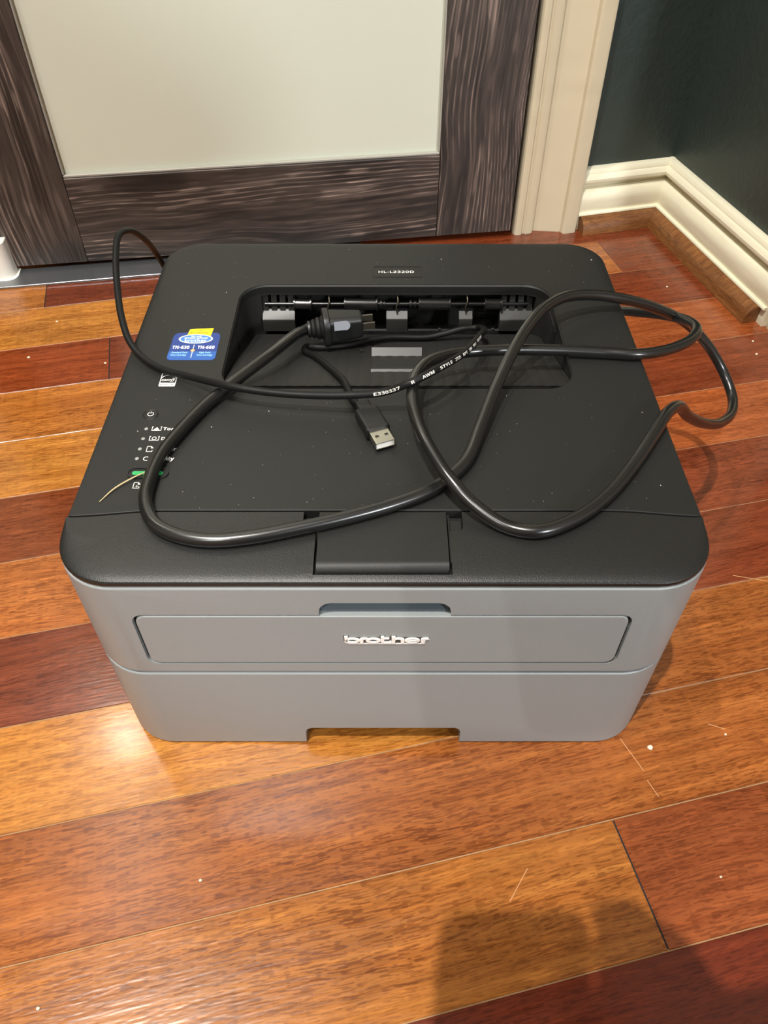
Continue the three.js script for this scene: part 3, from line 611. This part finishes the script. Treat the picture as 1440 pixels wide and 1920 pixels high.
// stickers
function canvasTex(w, h, draw) { const c = document.createElement('canvas'); c.width = w; c.height = h; draw(c.getContext('2d'), w, h); const t = new THREE.CanvasTexture(c); t.colorSpace = THREE.SRGBColorSpace; t.magFilter = THREE.LinearFilter; return t; }
function label(shape, map, x0, x1, z0, z1, name, text) {   // uv over the rectangle
  const g = flat(shape, .00012, TY), p = g.attributes.position, uv = g.attributes.uv;
  for (let i = 0; i < p.count; i++) uv.setXY(i, (p.getX(i) - x0) / (x1 - x0), (z1 - p.getZ(i)) / (z1 - z0));
  return obj(name, g, std({ map, roughness: .4 }), printer, text);
}
{
  const x0 = -.1505, x1 = -.1160, z0 = -.2275, z1 = -.1888;
  const map = canvasTex(690, 774, (c, w, h) => {
    const fit = (s, x, y, wid, size, weight = 'bold') => { c.font = `${weight} ${size}px sans-serif`; const m = c.measureText(s).width; c.save(); c.translate(x, y); c.scale(wid / m, 1); c.fillText(s, -m / 2, 0); c.restore(); };
    c.fillStyle = '#20397c'; c.fillRect(0, 0, w, h);
    c.fillStyle = '#2a579f'; c.fillRect(0, 570, w, 250);
    c.fillStyle = '#f2d21d'; c.beginPath(); c.moveTo(225, 40); c.lineTo(300, 26); c.lineTo(400, 16); c.lineTo(520, 8); c.lineTo(560, 8); c.lineTo(540, 250); c.lineTo(200, 250); c.closePath(); c.fill();
    c.fillStyle = '#6a4a10'; fit('For', 375, 85, 70, 48); fit('Best Results,', 372, 140, 260, 52);
    c.fillStyle = '#f6f0c8'; c.beginPath(); c.ellipse(345, 270, 240, 112, 0, 0, 7); c.fill();
    c.fillStyle = '#3f78c4'; c.beginPath(); c.ellipse(345, 270, 218, 94, 0, 0, 7); c.fill();
    c.fillStyle = '#f4f4ee'; fit('use only', 345, 222, 150, 42); fit('GENUINE SUPPLIES', 345, 268, 330, 46); fit('brother', 345, 344, 310, 92);
    c.fillStyle = '#ffffff'; fit('TN-630', 170, 505, 240, 96); fit('TN-660', 520, 505, 240, 96);
    c.fillRect(342, 410, 9, 300);
    c.fillStyle = '#e89b2a'; c.beginPath(); c.arc(346, 545, 30, 0, 7); c.fill(); c.fillStyle = '#fff'; fit('or', 346, 556, 30, 34);
    c.fillStyle = '#9fd2f2'; fit('Standard Yield', 170, 610, 220, 50); fit('Toner Cartridge', 165, 668, 220, 50); fit('High Yield', 520, 610, 160, 50); fit('Toner Cartridge', 525, 668, 220, 50);
  });
  const s = new THREE.Shape(); const P2 = [[-.1394, -.2255], [-.1356, -.2262], [-.1225, -.2271], [-.1230, -.2215], [-.1190, -.2212], [-.1172, -.2195], [-.1164, -.2165], [-.1164, -.1925], [-.1170, -.1903], [-.1190, -.1893], [-.1470, -.1893], [-.1490, -.1903], [-.1496, -.1925], [-.1494, -.2165], [-.1486, -.2195], [-.1468, -.2212], [-.1402, -.2215]];
  P2.forEach(([a, b], i) => i ? s.lineTo(a, -b) : s.moveTo(a, -b)); s.closePath();
  label(s, map, x0, x1, z0, z1, 'supplies_sticker', 'blue sticker with a yellow tab');
  const map2 = canvasTex(256, 330, (c, w, h) => {
    c.fillStyle = '#f0eee8'; c.fillRect(0, 0, w, h); c.fillStyle = '#1a1a18'; c.fillRect(12, 12, w - 24, 232);
    c.strokeStyle = '#f0eee8'; c.lineWidth = 12; c.beginPath(); c.ellipse(128, 150, 116, 96, 0, Math.PI * 1.05, Math.PI * 1.95); c.stroke();
    c.fillStyle = '#f0eee8'; c.font = 'bold italic 84px serif'; c.save(); c.translate(18, 200); c.scale(.72, 1); c.fillText('energy', 0, 0); c.restore();
    c.beginPath(); for (let i = 0; i < 10; i++) { const a = -Math.PI / 2 + i * Math.PI / 5, r = i % 2 ? 12 : 30; c.lineTo(208 + r * Math.cos(a), 140 + r * Math.sin(a)); } c.fill();
    c.fillStyle = '#2a2a28'; c.font = 'bold 40px sans-serif'; c.save(); c.translate(16, 304); c.scale(.82, 1.2); c.fillText('ENERGY STAR', 0, 0); c.restore();
  });
  const e = new THREE.Shape(rrect(-.1492, -.1384, -.1748, -.1606, [.0006, .0006, .0006, .0006], 3).map(([a, b]) => new THREE.Vector2(a, -b)).reverse());
  label(e, map2, -.1492, -.1384, -.1748, -.1606, 'energy_label', 'small black and white efficiency label');
}

// ---------------------------------------------------------------- power cord
const cordMat = M.cord;
{
  const t = thing('power_cord', 'thick black power cord looped over the printer lid and right side', 'cord');
  const pts = [[-.0590, .1705, -.2440], [-.0650, .1760, -.2290], [-.0799, .1880, -.1855], [-.0979, .1885, -.1588], [-.1125, .1870, -.1389], [-.1249, .1870, -.1133], [-.1327, .1870, -.0918], [-.1354, .1870, -.0694], [-.1343, .1870, -.0526], [-.1263, .1870, -.0365], [-.1125, .1870, -.0277], [-.0947, .1870, -.0239], [-.0722, .1870, -.0262], [-.0469, .1870, -.0327], [-.0212, .1870, -.0405], [.0052, .1870, -.0505], [.0250, .1870, -.0609], [.0378, .1870, -.0725], [.0478, .1880, -.0853], [.0574, .1920, -.1100], [.0697, .1970, -.1424], [.0821, .2030, -.1695], [.0956, .2050, -.1966], [.1093, .2050, -.2184], [.1271, .2030, -.2357], [.1483, .1990, -.2449], [.1741, .1920, -.2506], [.2034, .1780, -.2606], [.2341, .1580, -.2718], [.2569, .1380, -.2720], [.2736, .1180, -.2638], [.2794, .1070, -.2467], [.2723, .1080, -.2243], [.2525, .1180, -.1993], [.2271, .1380, -.1761], [.2052, .1600, -.1578], [.1882, .1820, -.1415], [.1744, .1900, -.1244], [.1616, .1900, -.1050], [.1459, .1880, -.0825], [.1256, .1870, -.0575], [.1045, .1870, -.0397], [.0828, .1870, -.0303], [.0659, .1870, -.0338], [.0489, .1920, -.0446], [.0361, .1990, -.0574], [.0258, .2030, -.0769], [.0186, .2050, -.0998], [.0164, .2040, -.1231], [.0195, .2000, -.1493], [.0289, .1960, -.1698], [.0494, .1920, -.1848], [.0825, .1900, -.1912], [.1193, .1880, -.1934], [.1484, .1870, -.1923], [.1734, .1870, -.1905], [0.1966, 0.1840, -0.2002], [0.2165, 0.1810, -0.2159], [0.2263, 0.1780, -0.2335], [0.2261, 0.1710, -0.2557], [0.2168, 0.1600, -0.2798], [0.1986, 0.1420, -0.3130], [.1900, .120, -.350], [.165, .10, -.372], [.13, .08, -.372], [.11, .07, -.356]];
  obj('cord', sweep(pts, .0039, 900), cordMat, t);
  // plug at the start: axis from strain relief towards the prongs
  const plug = new THREE.Group(); plug.name = 'plug'; t.add(plug);
  plug.position.set(-.0590, .1705, -.2440); plug.quaternion.setFromUnitVectors(V(1, 0, 0), V(.985, .01, -.17).normalize());
  const prof = [[0, 0], [.0042, 0], [.0044, .0012], [.0060, .0018], [.0062, .0034], [.0052, .0040], [.0064, .0048], [.0072, .0064], [.0062, .0074], [.0075, .0082], [.0083, .0100], [.0074, .0110], [.0085, .0120], [.0095, .0138]];
  const relief = new THREE.LatheGeometry(prof.map(([r, x]) => new THREE.Vector2(r, x)), 28); relief.rotateZ(-Math.PI / 2);
  obj('strain_relief', crease(outward(relief), .5), M.plug, plug);
  const flangeShape = shapeOf(rrect(-.0125, .0125, -.0130, .0130, [.009, .009, .009, .009], 8));
  const flange = extrude(flangeShape, .0026, .0012, 3); flange.rotateY(Math.PI / 2); flange.translate(.0142, 0, 0);
  obj('plug_flange', crease(flange, .5), M.plug, plug);
  const bodyPts = (s) => rrect(-.0095 * s, .0095 * s, -.0112 * s, .0112 * s, [.005 * s, .005 * s, .005 * s, .005 * s], 6);
  const body = extrude(shapeOf(bodyPts(1)), .022, .002, 3); body.rotateY(Math.PI / 2); body.translate(.0185, 0, 0);
  { const p = body.attributes.position; for (let i = 0; i < p.count; i++) { const k = 1 - .22 * smooth(.018, .045, p.getX(i)); p.setY(i, p.getY(i) * k); p.setZ(i, p.getZ(i) * k); } }
  obj('plug_body', crease(body, .5), M.plug, plug);
  const mk = new THREE.Shape(); mk.moveTo(0, -.0032); mk.lineTo(.0075, -.0032); mk.absarc(.0085, 0, .0034, -Math.PI / 2, Math.PI / 2); mk.lineTo(0, .0032); mk.closePath();
  const mark = extrude(mk, .0006, .0001, 1); mark.rotateX(-.55); mark.translate(.0205, .0064, .0098);
  obj('grip_mark', crease(mark), M.plugMark, plug, 'grey oval grip mark');
  for (const s of [-1, 1]) obj('prong', box(.010, .0058, .0015, .0465, s * .0 + .001, s * .0052, .0004), M.prong, plug);
}

// ---------------------------------------------------------------- usb cable
{
  const t = thing('usb_cable', 'thin black USB cable with a metal plug lying across the printer lid', 'cable');
  const pts = [[-.158, .100, -.356], [-.172, .105, -.372], [-.190, .120, -.386], [-.2001, .1500, -.3850], [-.1953, .1900, -.3428], [-.1945, .2150, -.3086], [-.1964, .2200, -.2909], [-.1949, .2150, -.2707], [-.1901, .2050, -.2442], [-.1828, .1980, -.2180], [-.1743, .1920, -.1982], [-.1647, .1880, -.1867], [-.1500, .1868, -.1750], [-.1258, .1900, -.1613], [-.0980, .1970, -.1429], [-.0739, .1970, -.1370], [-.0471, .1970, -.1339], [-.0204, .1990, -.1314], [-.0007, .2000, -.1333], [.0152, .2085, -.1315], [.0315, .2100, -.1425], [.0514, .2010, -.1722], [.0641, .1900, -.2050], [.0751, .1620, -.2580], [.0720, .1560, -.2680], [.0600, .1548, -.2680], [.0467, .1520, -.2660], [.0338, .1500, -.2640], [-.0007, .1515, -.2610], [-.0290, .1560, -.2450], [-.0488, .1577, -.2398], [-.0586, .1575, -.2410], [-.0592, .1607, -.2309], [-.0510, .1648, -.2187], [-.0378, .1740, -.1915], [-.0271, .1842, -.1640], [-.0212, .1865, -.1442], [-.0165, .1880, -.1330]];
  const g = sweep(pts, .0024, 700, V(0, .75, .65), 14, null, .5);
  // print along the jacket: 0.30 m of it, on the side that faces up
  const L = g.userData.length, curve = new THREE.CatmullRomCurve3(pts.map((p) => V(...p)), false, 'centripetal');
  let s0 = 0; for (let i = 0; i <= 700; i++) { const p = curve.getPointAt(i / 700); if (p.x > -.010 && Math.abs(p.z + .1325) < .004 && p.y > .195) { s0 = i / 700 * L; break; } }
  const SP = .125;
  const map = canvasTex(2048, 128, (c, w, h) => {
    c.fillStyle = '#131312'; c.fillRect(0, 0, w, h); c.fillStyle = '#dcdad2'; c.font = 'bold 24px sans-serif';
    const put = (s, x, wid) => { const m = c.measureText(s).width; for (const y of [17, 17 + h]) { c.save(); c.translate(x, y); c.scale(wid / m, 1); c.fillText(s, 0, 0); c.restore(); } };
    put('E330337', 20, 320); put('R', 440, 40); put('AWM', 560, 150); put('STYLE', 790, 220); put('2725', 1070, 130); put('80°C', 1260, 130); put('30V', 1440, 90); put('VW-1', 1580, 120); put('USB CABLE', 1760, 260);
  });
  map.wrapS = THREE.ClampToEdgeWrapping; map.wrapT = THREE.RepeatWrapping;
  const uv = g.attributes.uv; for (let i = 0; i < uv.count; i++) uv.setXY(i, (uv.getX(i) - s0) / SP, 1 - uv.getY(i));
  obj('cable_jacket', g, phys({ map, roughness: .5, specularIntensity: .4 }), t);
  const c = new THREE.Group(); c.name = 'usb_connector'; t.add(c);
  c.position.set(-.0150, .1878, -.1365); c.quaternion.setFromUnitVectors(V(0, 0, 1), V(.375, -.012, .93).normalize());
  const top = (w, h, l, r) => { const e = extrude(shapeOf(rrect(-w / 2, w / 2, -h / 2, h / 2, [r, r, r, r], 5)), l, .0008, 2); return e; };
  const neck = top(.0098, .0072, .008, .002); neck.translate(0, 0, .0008);
  const body = top(.0150, .0082, .0185, .0022); body.translate(0, .0002, .0088);
  obj('connector_body', [crease(neck, .5), crease(body, .5)], M.plug, c);
  const lip = top(.0158, .0088, .0012, .0022); lip.translate(0, .0002, .0270); obj('connector_lip', crease(lip), M.plug, c);
  const sh = new THREE.Shape(rrect(-.0062, .0062, -.0024, .0024, [.0006, .0006, .0006, .0006], 3).map(([a, b]) => new THREE.Vector2(a, b))); sh.holes.push(new THREE.Path(rrect(-.0058, .0058, -.0020, .0020, [.0004, .0004, .0004, .0004], 3).reverse().map(([a, b]) => new THREE.Vector2(a, b))));
  const shell = extrude(sh, .0122); shell.translate(0, .0004, .0285);
  const win = (x) => span(x - .0011, x + .0011, .0008, .01, .0335, .0358);
  obj('metal_shell', crease(cut(shell, win(-.0030), win(.0030)), .5), M.steel, c, 'shiny metal plug shell');
  obj('contact_tongue', [span(-.0057, .0057, -.0015, -.0003, .0285, .0372), span(-.0057, .0057, -.0015, .0018, .0372, .0404)], M.usbWhite, c, 'white tongue with a tall tip for the metal end glint');  // tall white tip paints the bright reflection on the metal end
}

// ---------------------------------------------------------------- small litter
{
  const s = obj('straw_fibre', sweep([[-.1617, .1834, -.0555], [-.1553, .1840, -.0656], [-.1464, .1845, -.0738], [-.1396, .1850, -.0782], [-.1356, .1850, -.0818]], .0003, 40, V(0, 1, .1), 6, (t) => .0001 + .0004 * Math.sin(Math.PI * Math.min(1, t * .8 + .12))), M.straw);
  tag(s, 'thin pale straw fibre lying across the green light bar of the printer', 'fibre');
  const lumps = [[.182, .004, .0016, 'pale round crumb on the floor just right of the printer front corner'], [.237, -.006, .0007, 'tiny pale crumb beside a short scratch right of the printer'], [-.373, -.511, .0011, 'tiny crumb on the golden plank left behind the printer'], [-.384, -.443, .0013, 'flat pale crumb on the dark red plank at the left edge'], [-.299, -.433, .0012, 'pale crumb near the plank joint left of the printer'], [.407, -.473, .0010, 'tiny crumb near the foot of the right casing'], [.403, -.449, .0011, 'tiny crumb on the red plank nearest the right casing'], [.340, -.585, .0010, 'tiny crumb beside the brown shoe moulding'], [-.192, .157, .0009, 'tiny pale crumb near the lower left corner'], [-.113, .090, .0008, 'tiny crumb on the wide plank before the printer'], [.206, .088, .0007, 'tiny crumb on the shaded plank lower right']];
  for (const [x, z, r, l] of lumps) {
    const g = new THREE.IcosahedronGeometry(r, 1), p = g.attributes.position; for (let i = 0; i < p.count; i++) { const k = .8 + .4 * hash(Math.round(p.getX(i) * 1e6), Math.round(p.getZ(i) * 1e6), 5); p.setXYZ(i, p.getX(i) * k * 1.2, p.getY(i) * k * .7, p.getZ(i) * k); }
    g.computeVertexNormals(); const m = obj('crumb', g, M.crumb); m.position.set(x, r * .6, z); tag(m, l, 'crumb', 'crumbs scattered on the wooden floor');
  }
  const spec = [];
  const put = (x, y, z, r) => { const g = new THREE.TetrahedronGeometry(r, 0); g.rotateX(rnd() * 6); g.rotateY(rnd() * 6); g.translate(x, y + r * .3, z); spec.push(g); };
  for (const [x, z] of [[-.12, -.274], [-.07, -.203], [-.029, -.338], [.045, -.323], [.165, -.322], [-.108, -.12], [-.075, -.059], [-.074, -.135], [-.153, -.116], [.163, -.134], [.159, -.069]]) put(x, TY, z, .0005 + rnd() * .0002);
  for (let i = 0; i < 260; i++) { const x = -.165 + rnd() * .33, z = -.335 + rnd() * .325; if (x > -.112 && x < .128 && z > -.29 && z < -.155) continue; if (z > -.051) continue; put(x, TY, z, .00012 + rnd() * .0002); }
  tag(obj('dust', spec, M.dust), 'pale dust specks scattered over the black printer lid', 'dust', null, 'stuff');
  const sc = [[.163, -.003, .174, .020], [.175, .027, .180, .038], [.088, .083, .075, .102], [.227, -.014, .238, -.010], [.285, -.146, .312, -.140]];
  for (const [a, b, c, d] of sc) { const l = Math.hypot(c - a, d - b), g = box(l, .0002, .0004); const m = obj('scratch', g, M.scratch, floor); const ang = Math.atan2(-(d - b), c - a); const mid = V((a + c) / 2, .0002, (b + d) / 2).applyAxisAngle(V(0, 1, 0), -FA); m.position.copy(mid); m.rotation.y = ang - FA; }
}
// ---------------------------------------------------------------- the photographer, kneeling behind the camera, and the phone
{
  const r = V(1, 0, 0), u = V(0, .678, -.735), n = V(0, .735, .678), C = camera.position;
  const at = (a, b, c) => C.clone().addScaledVector(r, a).addScaledVector(u, b).addScaledVector(n, c);
  const phone = thing('phone', 'phone held upright just behind the camera position', 'phone');
  phone.position.copy(C); phone.quaternion.setFromRotationMatrix(new THREE.Matrix4().makeBasis(r, u, n));
  const slab = extrude(shapeOf(rrect(-.0565, .0155, -.1030, .0450, [.010, .010, .010, .010], 8)), .0066, .0012, 3); slab.translate(0, 0, .0022);
  obj('phone_body', crease(slab, .5), M.blackGloss, phone);
  obj('phone_screen', crease(extrude(shapeOf(rrect(-.0545, .0135, -.1010, .0430, [.008, .008, .008, .008], 8)), .0003)).translate(0, 0, .0101), M.blackGloss, phone);
  const J = { hip: V(.18, .42, .66), chest: V(.18, .72, .58), neck: V(.17, .90, .49), head: V(.16, 1.02, .41), sl: V(.00, .84, .52), sr: V(.36, .84, .52), er: V(.40, .62, .33), wr: at(.108, .012, .052), el: V(-.05, .57, .56), wl: V(.02, .44, .42), hl: V(.09, .40, .68), hr: V(.29, .40, .66), kl: V(.01, .085, .38), kr: V(.40, .095, .285), al: V(.04, .06, .78), ar: V(.31, .06, .76), tl: V(.04, .03, .93), tr: V(.31, .03, .91) };
  const field = (bones, lo, hi, cell, k, name, mat, parent) => {
    const size = Math.max(hi.x - lo.x, hi.y - lo.y, hi.z - lo.z), res = Math.min(150, Math.ceil(size / cell) + 4), mc = new MarchingCubes(res, M.white, true, false, 400000);
    mc.isolation = 0; const half = res / 2, c = lo.clone().add(hi).multiplyScalar(.5), step = cell, p = V(), ab = V(), ap = V();
    for (let z = 0; z < res; z++) for (let y = 0; y < res; y++) for (let x = 0; x < res; x++) {
      p.set((x - half) * step + c.x, (y - half) * step + c.y, (z - half) * step + c.z);
      let sum = 0;
      for (const [a, b, ra, rb] of bones) { ab.subVectors(b, a); ap.subVectors(p, a); const t = Math.max(0, Math.min(1, ap.dot(ab) / (ab.lengthSq() || 1e-9))); const d = ap.addScaledVector(ab, -t).length() - (ra + (rb - ra) * t); sum += Math.exp(-d / k); }
      mc.field[x + y * res + z * res * res] = sum > 0 ? k * Math.log(sum) : -1;
    }
    mc.update();
    const g = new THREE.BufferGeometry(), cnt = mc.count; g.setAttribute('position', new THREE.BufferAttribute(new Float32Array(mc.positionArray.slice(0, cnt * 3)), 3)); g.setAttribute('normal', new THREE.BufferAttribute(new Float32Array(mc.normalArray.slice(0, cnt * 3)), 3));
    g.scale(step * half, step * half, step * half); g.translate(c.x, c.y, c.z); g.computeVertexNormals();
    return boxUV(g);
  };
  const skin = std({ color: 0xc58f6d, roughness: .55 }), knit = std({ color: 0x2b303a, roughness: .9 }), denim = std({ color: 0x26303f, roughness: .9 }), hairM = std({ color: 0x2a1d15, roughness: .6 });
  const person = thing('person', 'person in a dark sweater and jeans kneeling and holding the phone', 'person');
  const lo = V(-.25, 0, .2), hi = V(.5, 1.3, 1.12);
  const headBones = [[J.neck, J.head, .055, .07], [J.head, J.head.clone().add(V(0, .03, -.005)), .085, .092], [J.head.clone().add(V(0, -.05, -.055)), J.head.clone().add(V(0, -.06, -.06)), .05, .045], [J.head.clone().add(V(0, -.02, -.10)), J.head.clone().add(V(0, -.03, -.108)), .014, .016], [J.head.clone().add(V(.085, -.01, 0)), J.head.clone().add(V(.088, .01, .01)), .016, .018], [J.head.clone().add(V(-.085, -.01, 0)), J.head.clone().add(V(-.088, .01, .01)), .016, .018]];
  const W = J.wr, palmA = at(.058, -.012, .034), palmB = at(.046, .020, .020);
  // right hand: palm beside the phone, four fingers round its edge, thumb on the screen side
  const hand = [[W, palmA, .027, .026], [palmA, palmB, .026, .022]];
  [[.030, .052, .0085], [.010, .058, .009], [-.011, .056, .0088], [-.031, .050, .0078]].forEach(([b, len, rad]) => { const a = at(.048, b, .014), m = at(.036, b + .008, .0045), e = at(.0245, b + .012 + len * .04, .0065); hand.push([a, m, rad * 1.15, rad], [m, e, rad, rad * .85]); });
  { const a = at(.054, -.024, .038), m = at(.030, -.010, .034), e = at(.006, .004, .022); hand.push([a, m, .0135, .0110], [m, e, .0110, .0090]); }
  const bodyBones = [...headBones, [J.er, W, .040, .027], [J.sr, J.er, .050, .041], [J.sl, J.el, .050, .041], [J.el, J.wl, .040, .028], [J.wl, J.wl.clone().add(V(-.005, -.01, -.075)), .030, .024], [J.hip, J.chest, .12, .135], [J.chest, J.neck, .11, .06], [J.sl, J.sr, .07, .07], [J.hl, J.kl, .085, .06], [J.hr, J.kr, .085, .06], [J.kl, J.al, .055, .04], [J.kr, J.ar, .055, .04], [J.al, J.tl, .04, .03], [J.ar, J.tr, .04, .03]];
  const bodyG = merge([field(bodyBones, lo, hi, .0125, .012), field(hand, at(.05, .0, .02).addScalar(-.09), at(.05, .0, .02).addScalar(.09), .003, .004)]);
  obj('body', bodyG, skin, person);
  const top = [[J.hip.clone().add(V(0, .03, 0)), J.chest, .14, .15], [J.hip.clone().add(V(-.05, .03, 0)), J.hip.clone().add(V(.05, .03, 0)), .125, .125], [J.chest, J.neck.clone().lerp(J.chest, .35), .13, .09], [J.sl, J.sr, .070, .070], [J.sr, J.er, .058, .050], [J.er, W.clone().lerp(J.er, .12), .050, .038], [J.sl, J.el, .058, .050], [J.el, J.wl.clone().lerp(J.el, .1), .050, .038]];
  obj('sweater', field(top, lo, hi, .0125, .014), knit, person);
  const legs = [[J.hl, J.kl, .10, .073], [J.hr, J.kr, .10, .073], [J.kl, J.al.clone().add(V(0, .03, 0)), .072, .058], [J.kr, J.ar.clone().add(V(0, .03, 0)), .072, .058], [J.hl, J.hr, .11, .11]];
  obj('jeans', field(legs, lo, hi, .0125, .014), denim, person);
  const hb = J.head.clone().add(V(0, .045, .02)); obj('hair', field([[hb, hb.clone().add(V(0, -.03, .035)), .093, .088], [hb.clone().add(V(0, .0, -.05)), hb, .055, .08]], hb.clone().addScalar(-.15), hb.clone().addScalar(.15), .006, .01), hairM, person);
}
renderer.render(scene, camera);
